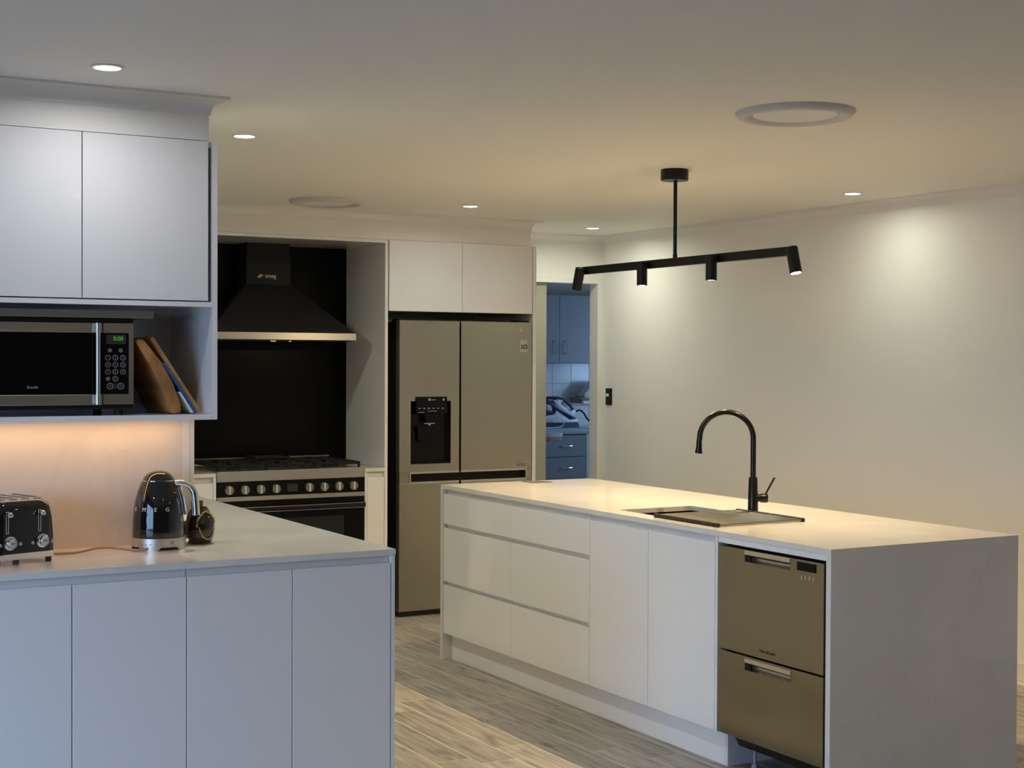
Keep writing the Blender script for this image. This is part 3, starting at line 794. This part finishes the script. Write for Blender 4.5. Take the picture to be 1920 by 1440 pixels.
# cooker
t = thing('range_cooker', 'wide freestanding cooker with black gas hob and steel control strip', 'cooker', (3.077, 8.3, 0))
bx(OX0+.002, OX1-.002, 8.03, 8.56, .06, .895).build('body', 'black_satin', t)
hob = bx(OX0, OX1, FRY+.004, 8.56, .895, .908, bev=.002, seg=1).build('hob_tray', 'steel_bright', t)
bx(OX0, OX1, FRY-.002, FRY+.03, .850, .9085, bev=.0015, seg=1).build('front_strip', 'steel_bright', t)
pn = bx(OX0, OX1, FRY+.001, FRY+.03, .764, .850).build('control_panel', 'black_panel', t)
bx(OX0, OX1, FRY-.001, FRY+.03, .740, .764).build('lower_strip', 'steel_bright', t)
for x in (2.695, 2.787, 2.880, 2.972, 3.174, 3.266, 3.358, 3.451):
    k = B().lathe([(0, 0), (.028, 0), (.028, .004), (.0265, .006), (.0255, .026), (.024, .028), (0, .028)], (x, FRY+.001, .8035), 32, mtx=Matrix.Rotation(PI/2, 4, 'X')).build('knob', 'steel', pn, smooth=True)
    bx(x-.0045, x+.0045, FRY-.032, FRY-.025, .782, .825, bev=.001, seg=1).build('knob_grip', 'silver_letter', pn)
bx(3.045, 3.110, FRY-.0005, FRY+.0015, .783, .826).build('clock_display', 'dark_void', pn)
text('00:00', 'clock_digits', .012, 'led_dim', pn, (3.0775, FRY-.0009, .808), (1, 0, 0), (0, 0, 1))
dd = B().plate('y', FRY+.001, FRY+.028, OX0+.002, OX1-.002, .15, .735, [(2.758, 3.399, .24, .632)]).build('oven_door', 'black_panel', t)
bx(2.758, 3.399, FRY+.004, FRY+.014, .24, .632).build('window_pane', 'oven_glass', dd)
hn = B().box(OX0+.004, OX1-.004, FRY-.034, FRY-.018, .6775, .7035, bev=.004)
for x in (OX0+.04, OX1-.04): hn.box(x-.012, x+.012, FRY-.02, FRY+.002, .682, .699)
hn.build('door_handle', 'black_satin', dd, smooth=True)
for z in (.7035, .6755): bx(OX0+.004, OX1-.004, FRY-.0345, FRY-.030, z, z+.0022).build('handle_edge', 'chrome', dd)
bx(OX0+.002, OX1-.002, FRY+.002, FRY+.03, .04, .146, bev=.0015, seg=1).build('storage_drawer', 'black_panel', t)
for x in (OX0+.06, OX1-.06):
    for y in (8.08, 8.52): B().cyl((x, y, 0), (x, y, .06), .02, seg=16).build('foot', 'grey_metal', t, smooth=True)
bx(OX0, OX1, 8.545, 8.562, .905, .950, bev=.001, seg=1).build('rear_guard', 'steel', t)
for (x, y, r) in ((2.78, 8.16, .032), (2.78, 8.40, .042), (3.077, 8.28, .06), (3.374, 8.16, .042), (3.374, 8.40, .032)):
    bn = B().lathe([(0, .908), (r*1.3, .908), (r*1.25, .916), (r*.9, .918), (r*.9, .924), (0, .926)], (x, y, 0), 24).build('burner', 'iron_black', t, smooth=True)
for i in range(3):
    x0 = OX0+.012+i*.292; x1 = x0+.288; y0, y1 = 8.03, 8.53; z0, z1 = .926, .942
    b = B()
    for (a, c, e_, f_) in ((x0, x1, y0, y0+.012), (x0, x1, y1-.012, y1), (x0, x0+.012, y0, y1), (x1-.012, x1, y0, y1)): b.box(a, c, e_, f_, z0, z1, bev=.002, seg=1)
    xm, ym = (x0+x1)/2, (y0+y1)/2
    b.box(x0, x1, ym-.006, ym+.006, z0, z1)
    for yy in (y0+.13, y1-.13):
        b.box(x0, xm-.045, yy-.005, yy+.005, z0, z1); b.box(xm+.045, x1, yy-.005, yy+.005, z0, z1)
        b.box(xm-.005, xm+.005, yy-.115, yy-.035, z0, z1); b.box(xm-.005, xm+.005, yy+.035, yy+.115, z0, z1)
    for (xx, yy) in ((x0+.006, y0+.006), (x1-.006, y0+.006), (x0+.006, y1-.006), (x1-.006, y1-.006)): b.box(xx-.006, xx+.006, yy-.006, yy+.006, .908, z0)
    b.build('trivet', 'iron_black', t)
b = B()
for (a, c) in (((2.985, 8.36), (3.19, 8.36)), ((2.985, 8.50), (3.19, 8.50)), ((2.985, 8.36), (2.985, 8.50)), ((3.19, 8.36), (3.19, 8.50))):
    b.tube([(a[0], a[1], .955), (c[0], c[1], .955)], .006, seg=8)
for (x, y) in ((2.985, 8.36), (3.19, 8.36), (2.985, 8.5), (3.19, 8.5)): b.box(x-.005, x+.005, y-.005, y+.005, .940, .968)
b.build('wok_ring', 'iron_black', t)

# ================================================================== FRIDGE
t = thing('fridge', 'tall stainless steel side-by-side fridge with black water dispenser', 'fridge', (4.2, 8.35, 0))
FX0, FX1, FXM = 3.745, 4.656, 4.1515
FY0 = 7.985
bx(FX0, FX1, 8.045, 8.70, .03, 1.768).build('cabinet', 'black_satin', t)
for x in (3.79, 4.61): bx(x-.035, x+.035, 8.02, 8.12, 1.768, 1.79, bev=.004).build('hinge_cover', 'black_satin', t)
b = bx(FX0+.01, FX1-.01, 8.01, 8.06, .0, .032); b.build('toe_grille', 'black_matt', t)
HZ0, HZ1 = .808, .860
dl = B().plate('y', FY0, FY0+.05, FX0, FXM-.006, HZ1+.004, 1.777, [(3.819, 4.088, .916, 1.294)]).build('door', 'steel', t)
dr = bx(FXM+.006, FX1, FY0, FY0+.05, HZ1+.004, 1.779, bev=.003).build('door', 'steel', t)
bl = bx(FX0, FXM-.006, FY0, FY0+.05, .034, HZ0-.004, bev=.003).build('door', 'steel', t)
br = bx(FXM+.006, FX1, FY0, FY0+.05, .034, HZ0-.004, bev=.003).build('door', 'steel', t)
bx(FX0+.002, 3.812, FY0+.001, FY0+.05, HZ0-.003, HZ1+.003).build('door_corner', 'steel', t)
bx(4.622, FX1-.002, FY0+.001, FY0+.05, HZ0-.003, HZ1+.003).build('door_corner', 'steel', t)
for (x0, x1) in ((3.813, FXM-.006), (FXM+.006, 4.621)):
    f = B().plate('y', FY0-.003, FY0+.03, x0, x1, HZ0-.010, HZ1+.010, [(x0+(.008 if x0 < 4 else -1), x1-(.008 if x1 > 4.3 else -1), HZ0+.002, HZ1-.002)]).build('handle_frame', 'steel_bright', t)
bx(3.815, 4.619, FY0+.032, FY0+.05, HZ0, HZ1).build('handle_recess', 'black_panel', t)
# dispenser
bx(3.819, 4.088, FY0+.045, FY0+.05, .916, 1.294).build('dispenser_back', 'black_panel', dl)
cpn = bx(3.850, 4.061, FY0-.006, FY0+.02, 1.217, 1.320, bev=.003).build('dispenser_panel', 'black_panel', dl)
for i in range(6): bx(3.868+i*.031, 3.882+i*.031, FY0-.0068, FY0-.0058, 1.248, 1.2525).build('icon', 'grey_print', dl)
for (x0, x1, z) in ((3.868, 3.905, 1.225), (3.93, 3.945, 1.232), (3.951, 3.963, 1.232), (3.969, 3.99, 1.232)):
    bx(x0, x1, FY0-.0068, FY0-.0058, z, z+.003).build('icon', 'grey_print', dl)
bx(3.933, 3.948, FY0-.0068, FY0-.0058, 1.296, 1.311).build('icon', 'grey_print', dl)
bx(3.951, 3.982, FY0-.0068, FY0-.0058, 1.299, 1.303).build('icon', 'grey_print', dl)
bx(4.031, 4.041, FY0-.0068, FY0-.0058, 1.296, 1.309).build('icon', 'grey_print', dl)
B().prism([(3.908, 1.217), (4.004, 1.217), (3.992, 1.165), (3.922, 1.165)], 'y', FY0-.002, FY0+.04, bev=.002).build('ice_chute', 'black_panel', dl)
b = bx(3.911, 3.983, FY0+.004, FY0+.01, 1.156, 1.161); b.box(3.941, 3.952, FY0+.004, FY0+.012, 1.146, 1.157); b.build('water_spout', 'steel_bright', dl)
B().prism([(3.872, 1.145), (3.957, 1.145), (3.950, 1.05), (3.880, 1.05)], 'y', FY0+.022, FY0+.034, bev=.003).build('lever_pad', 'black_panel', dl)
bx(3.825, 4.082, FY0-.002, FY0+.045, .918, .926, bev=.002, seg=1).build('drip_tray', 'black_panel', dl)
# marks
B().cyl((4.577, FY0-.001, 1.729), (4.577, FY0+.0005, 1.729), .0105, seg=24).build('emblem', 'sticker', dr)
text('LG', 'lettering', .021, 'sticker', dr, (4.607, FY0-.0006, 1.729), (1, 0, 0), (0, 0, 1))
bx(4.571, 4.6215, FY0-.0012, FY0+.0004, 1.594, 1.670).build('sticker', 'sticker', dr, label='small silver guarantee sticker')
text('1O', 'sticker_number', .037, 'dark_print', dr, (4.597, FY0-.0018, 1.624), (1, 0, 0), (0, 0, 1), spacing=.95, bold=.0018)
text('YEAR', 'sticker_text', .012, 'grey_print', dr, (4.601, FY0-.0018, 1.657), (1, 0, 0), (0, 0, 1))
B().plate('y', FY0-.0008, FY0+.0005, 4.551, 4.612, .886, .897, [(4.5525, 4.557, .8875, .8955), (4.560, 4.6105, .8885, .8945)]).build('model_badge', 'dark_print', dr)

t = thing('overhead_cabinet', 'white gloss two-door cabinet above the fridge', 'cabinet', (4.17, 8.3, 1.83))
bx(3.676, 4.668, 8.010, YB-.005, 1.834, 2.2525).build('carcass', 'carcass_white', t)
bx(3.679, 4.1655, 7.990, 8.009, 1.8315, 2.2525, bev=.0012, seg=1).build('door', 'gloss_white', t)
bx(4.1685, 4.659, 7.990, 8.009, 1.8315, 2.2525, bev=.0012, seg=1).build('door', 'gloss_white', t)
bx(4.6685, 4.6935, 7.998, YB-.005, 0, 2.2525, bev=.001, seg=1).build('fridge_end_panel', 'gloss_white', label='tall white end panel between fridge and laundry doorway', cat='panel')

# wall switch
t = thing('light_switch', 'black light switch with white button beside the laundry door', 'light switch', (XR, 8.636, 1.29))
bx(XR-.009, XR, 8.600, 8.672, 1.232, 1.349, bev=.002).build('plate', 'black_satin', t)
B().cyl((XR-.009, 8.640, 1.302), (XR-.022, 8.640, 1.302), .011, .010, seg=20).build('button', 'white_plastic', t, smooth=True, label='white push button')

# ================================================================== CEILING FITTINGS
def downlight(x, y, lab, energy=DOWN_W, group='recessed downlights', color=DOWN_C):
    t = thing('downlight', lab, 'downlight', (x, y, CEIL), group=group)
    B().lathe([(.050, CEIL), (.050, CEIL-.004), (.046, CEIL-.006), (.040, CEIL-.005), (.038, CEIL-.002), (.038, CEIL)], (x, y, 0), 32).build('trim_ring', 'white_plastic', t, smooth=True)
    B().lathe([(0, CEIL-.0035), (.039, CEIL-.0035), (.039, CEIL-.001), (0, CEIL-.001)], (x, y, 0), 32).build('lens', 'lamp_lens', t)
    lamp('downlight_lamp', 'AREA', (x, y, CEIL-.008), energy, color, t, shape='DISK', size=.075, spread=math.radians(168))
downlight(1.12, 4.44, 'recessed downlight nearest the camera, above the overhead cabinet', 2.7, color=(1, .99, 1))
downlight(1.924, 5.526, 'recessed downlight second from left, right of overhead cabinet cornice', 11.5)
downlight(3.895, 7.376, 'recessed downlight in front of cabinet above the fridge', 2.5, color=(.95, 1, 1))
downlight(5.215, 8.16, 'recessed downlight in the corner above the laundry doorway', 4.8)
downlight(5.275, 5.777, 'recessed downlight near the right wall, right of black pendant')
downlight(1.92, 7.38, 'unseen downlight assumed behind the overhead cabinet, added for more light', 8.0)  # assumed from the downlight grid, added to lift the island fronts
downlight(1.85, 1.6, 'recessed downlight behind the peninsula front, in the living area', LIVING_W, color=LIVING_C)
downlight(1.7, .4, 'recessed downlight above the camera position in the living area', LIVING_W, color=LIVING_C)
downlight(4.6, 1.2, 'unseen fill lamp added near right wall of the living area', LIVING_W, color=LIVING_C)  # this and the next three are unseen lamps added for ambient fill
downlight(-.6, 2.6, 'unseen fill lamp added near the living area window', LIVING_W, color=LIVING_C)
downlight(-.6, .4, 'unseen fill lamp added left of the camera position', LIVING_W, color=LIVING_C)
downlight(4.6, -1.6, 'unseen fill lamp added at the far end of living area', LIVING_W, color=LIVING_C)

def vent(x, y, lab):
    t = thing('ceiling_vent', lab, 'air vent', (x, y, CEIL), group='round ceiling vents')
    B().lathe([(.208, CEIL), (.207, CEIL-.005), (.196, CEIL-.018), (.182, CEIL-.024), (.168, CEIL-.020), (.152, CEIL-.004), (.152, CEIL)], (x, y, 0), 56).build('outer_ring', 'vent_ring_shade', t, smooth=True)
    B().lathe([(.153, CEIL-.003), (.120, CEIL-.002)], (x, y, 0), 56).build('gap_shade', 'grey_print', t)  # grey sheet that paints the shade inside the slit
    B().lathe([(0, CEIL-.014), (.140, CEIL-.014), (.146, CEIL-.011), (.144, CEIL-.008), (0, CEIL-.008)], (x, y, 0), 56).build('centre_disc', 'white_plastic', t, smooth=True)
vent(3.395, 4.01, 'large round white ceiling vent near right side of photo')
vent(3.10, 7.55, 'round white ceiling vent above the range hood area')

# pendant bar
PXc, PZ = 3.95, 1.992
t = thing('pendant_light', 'black bar pendant with four spotlights over the island', 'pendant light', (PXc, 5.488, CEIL))
B().lathe([(0, CEIL), (.062, CEIL), (.063, CEIL-.002), (.063, CEIL-.048), (.061, CEIL-.050), (0, CEIL-.050)], (PXc, 5.495, 0), 40).build('canopy', 'black_satin', t, smooth=True)
B().cyl((PXc, 5.488, PZ+.012), (PXc, 5.488, CEIL-.049), .0085, seg=16).cyl((PXc, 5.488, PZ+.014), (PXc, 5.488, PZ+.034), .0105, seg=16).build('rod', 'black_satin', t, smooth=True)
bx(PXc-.0125, PXc+.0125, 4.668, 6.265, PZ-.021, PZ+.017, bev=.0015, seg=1).build('bar', 'black_satin', t)
for (y, tilt) in ((6.243, .75), (5.697, 0), (5.168, 0), (4.632, -.62)):
    ang = math.radians(25)*tilt
    dirv = Vector((0, math.sin(ang), -math.cos(ang)))
    piv = Vector((PXc-.037, y, PZ-.012))
    p0 = piv - dirv*.022; p1 = piv + dirv*.088
    q = dirv.to_track_quat('Z', 'Y').to_matrix().to_4x4()
    h = B().lathe([(0, 0), (.0225, 0), (.0245, .002), (.0245, .110), (.022, .110), (.022, .104), (0, .104)], p0, 28, mtx=q).build('spot_head', 'black_satin', t, smooth=True)
    B().cyl((PXc-.016, y+(.03 if y < 4.7 else -.0 if y < 6 else -.0), PZ), (PXc-.011, y+(.03 if y < 4.7 else 0), PZ), .009, seg=16).build('pivot', 'black_satin', h, smooth=True)
    B().lathe([(0, .1055), (.0218, .1055), (.0218, .1085), (0, .1085)], p0, 24, mtx=q).build('lens', 'spot_lens', h)
    lp = p0 + dirv*.114
    l = lamp('spot_lamp', 'SPOT', lp, PEND_W, PEND_C, t, spot_size=math.radians(160), spot_blend=.9, shadow_soft_size=.019)
    l.rotation_euler = dirv.to_track_quat('-Z', 'Y').to_euler()

# ================================================================== LAUNDRY THINGS
t = thing('laundry_cabinet', 'blue-grey laundry drawer unit with bow handles under the iron', 'drawer cabinet', (7.2, 12.1, 0))
bx(6.55, 7.530, 11.872, LY-.001, .10, .842).build('carcass', 'laundry_grey', t)
bx(6.57, 7.51, 11.93, LY-.001, 0, .10).build('kickboard', 'laundry_grey', t)
def bow(p, du, dn, L, parent):
    p = Vector(p); du = Vector(du); dn = Vector(dn)
    B().tube([p-du*L/2, p-du*L/2+dn*.018, p-du*L/4+dn*.026, p+dn*.029, p+du*L/4+dn*.026, p+du*L/2+dn*.018, p+du*L/2], .0045, seg=8).build('handle', 'chrome', parent, smooth=True)
for (z0, z1, hz) in ((.637, .838, .738), (.430, .631, .532), (.105, .424, .30)):
    f = bx(6.70, 7.512, 11.852, 11.870, z0, z1, bev=.0015, seg=1).build('drawer', 'laundry_grey', t)
    bow((7.292, 11.852, hz), (1, 0, 0), (0, -1, 0), .105, f)
B().prism([(11.83, .880), (11.838, .897), (11.852, .904), (LY-.001, .904), (LY-.001, .845), (11.852, .845), (11.836, .852)], 'x', 6.5, 7.545).build('laundry_benchtop', 'laundry_top', smooth=True, label='blue-green laundry benchtop with rounded front edge', cat='benchtop')
t = thing('laundry_wall_cabinet', 'blue-grey two-door wall cabinet in the laundry', 'cabinet', (7.36, 12.25, 1.516))
bx(6.95, 8.20, 12.12, LY-.001, 1.516, 2.171).build('carcass', 'laundry_grey', t)
for (x0, x1, hx) in ((6.951, 7.358, 7.312), (7.361, 7.78, 7.426), (7.783, 8.199, 8.15)):
    f = bx(x0, x1, 12.10, 12.119, 1.518, 2.169, bev=.0015, seg=1).build('door', 'laundry_grey', t)
    bow((hx, 12.10, 1.667), (0, 0, 1), (0, -1, 0), .125, f)

# steam iron on its station
t = thing('steam_iron_station', 'navy and white steam iron station on the laundry bench', 'steam iron', (7.27, 12.05, .904))
loft(B(), [[(x, y, .904) for x, y in ((7.02, 11.95), (7.50, 11.95), (7.525, 12.0), (7.525, 12.13), (7.50, 12.18), (7.02, 12.18))],
           [(x, y, .955) for x, y in ((7.03, 11.96), (7.49, 11.96), (7.512, 12.0), (7.512, 12.13), (7.49, 12.17), (7.03, 12.17))]]).build('station_base', 'navy', t)
B().prism([(7.03, .955), (7.505, .950), (7.49, .985), (7.40, .978), (7.25, 1.068), (7.23, 1.03), (7.03, 1.01)], 'y', 11.965, 12.165, bev=.004).build('cradle', 'iron_white', t, smooth=True)
B().prism([(7.05, 1.02), (7.225, 1.035), (7.20, 1.12), (7.05, 1.17)], 'y', 11.98, 12.15, bev=.006).build('water_tank', 'navy', t, smooth=True)
B().prism([(7.10, 1.165), (7.24, 1.055), (7.405, .985), (7.475, .968), (7.485, 1.0), (7.26, 1.12), (7.14, 1.19)], 'y', 11.985, 12.145, bev=.005).build('soleplate', 'navy', t, smooth=True)
B().prism([(7.235, 1.160), (7.27, 1.120), (7.44, 1.0), (7.462, .985), (7.475, 1.02), (7.485, 1.06), (7.46, 1.075), (7.43, 1.055), (7.315, 1.125), (7.325, 1.15), (7.35, 1.160), (7.30, 1.172)], 'y', 12.0, 12.13, bev=.004).build('iron_body', 'iron_white', t, smooth=True)
B().tube([Vector((x, 12.065, z)) for x, z in ((7.14, 1.185), (7.22, 1.186), (7.32, 1.184), (7.40, 1.160), (7.46, 1.115), (7.495, 1.07), (7.492, 1.02))], [.010, .014, .016, .016, .015, .014, .010], seg=12).build('handle', 'navy', t, smooth=True)
B().tube([Vector((x, 11.944, z)) for x, z in ((7.165, .985), (7.19, .975), (7.22, .955))], .005, seg=8).build('hose_clip', 'iron_white', t, smooth=True)
B().tube([Vector(q) for q in spl(((7.08, 11.93, .96), (7.19, 11.93, .99), (7.25, 11.925, 1.0), (7.30, 11.92, .975), (7.295, 11.92, .93), (7.24, 11.92, .911), (7.08, 11.92, .9095)))], .005, seg=8).build('steam_hose', 'iron_white', t, smooth=True)
B().tube(spl([(7.505, 12.03, 1.055), (7.545, 12.02, 1.066), (7.578, 12.0, 1.035), (7.590, 11.96, .985), (7.604, 11.84, .92), (7.622, 11.80, .86), (7.655, 11.80, .74), (7.66, 11.82, .55), (7.61, 11.82, .40)]), .009, seg=10).build('iron_cord', 'navy', smooth=True, label='dark cord hanging from steam iron past the laundry bench', cat='cord')

# ironing board end
t = thing('ironing_board', 'pale covered ironing board end in front of laundry drawers', 'ironing board', (6.1, 10.8, 0))
pl = [(5.60, 10.62), (6.38, 10.62), (6.50, 10.66), (6.57, 10.74), (6.59, 10.83), (6.55, 10.92), (6.46, 10.98), (5.60, 10.98)]
B().prism(pl, 'z', .895, .925, bev=.006).build('cover', 'pale_cloth', t, smooth=True)
B().prism([(x*.992+.045, y) for x, y in pl], 'z', .868, .894, bev=.004).build('underside', 'board_edge', t, smooth=True)
for (a, c) in (((5.70, .868), (6.45, .02)), ((6.40, .868), (5.70, .02))):
    b = B()
    for yy in (10.70, 10.90): b.cyl((a[0], yy, a[1]), (c[0], yy, c[1]), .011, seg=12)
    b.cyl((c[0], 10.62, .014), (c[0], 10.98, .014), .013, seg=12)
    b.build('leg', 'iron_white', t, smooth=True)

# shelf with a roll on the laundry wall
t = thing('laundry_shelf', 'small white wall shelf at right edge of laundry doorway', 'shelf', (7.85, 12.3, 1.11))
B().prism([(7.63, 1.178), (8.05, 1.178), (8.05, 1.165), (7.655, 1.165)], 'y', 12.16, LY-.010).build('board', 'board_edge', t)
B().prism([(7.66, 1.165), (8.04, 1.165), (8.04, 1.115), (7.69, 1.125)], 'y', 12.24, LY-.010).build('back_rail', 'board_edge', t)
B().cyl((7.685, 12.20, 1.135), (7.98, 12.20, 1.135), .022, seg=20).build('paper_roll', 'white_plastic', t, smooth=True)
B().prism([(7.70, 1.179), (8.0, 1.179), (8.0, 1.34), (7.81, 1.34), (7.695, 1.215)], 'y', 12.18, 12.30, bev=.008).build('clear_tub', 'iron_white', label='pale translucent tub standing on laundry shelf', cat='tub', smooth=True)
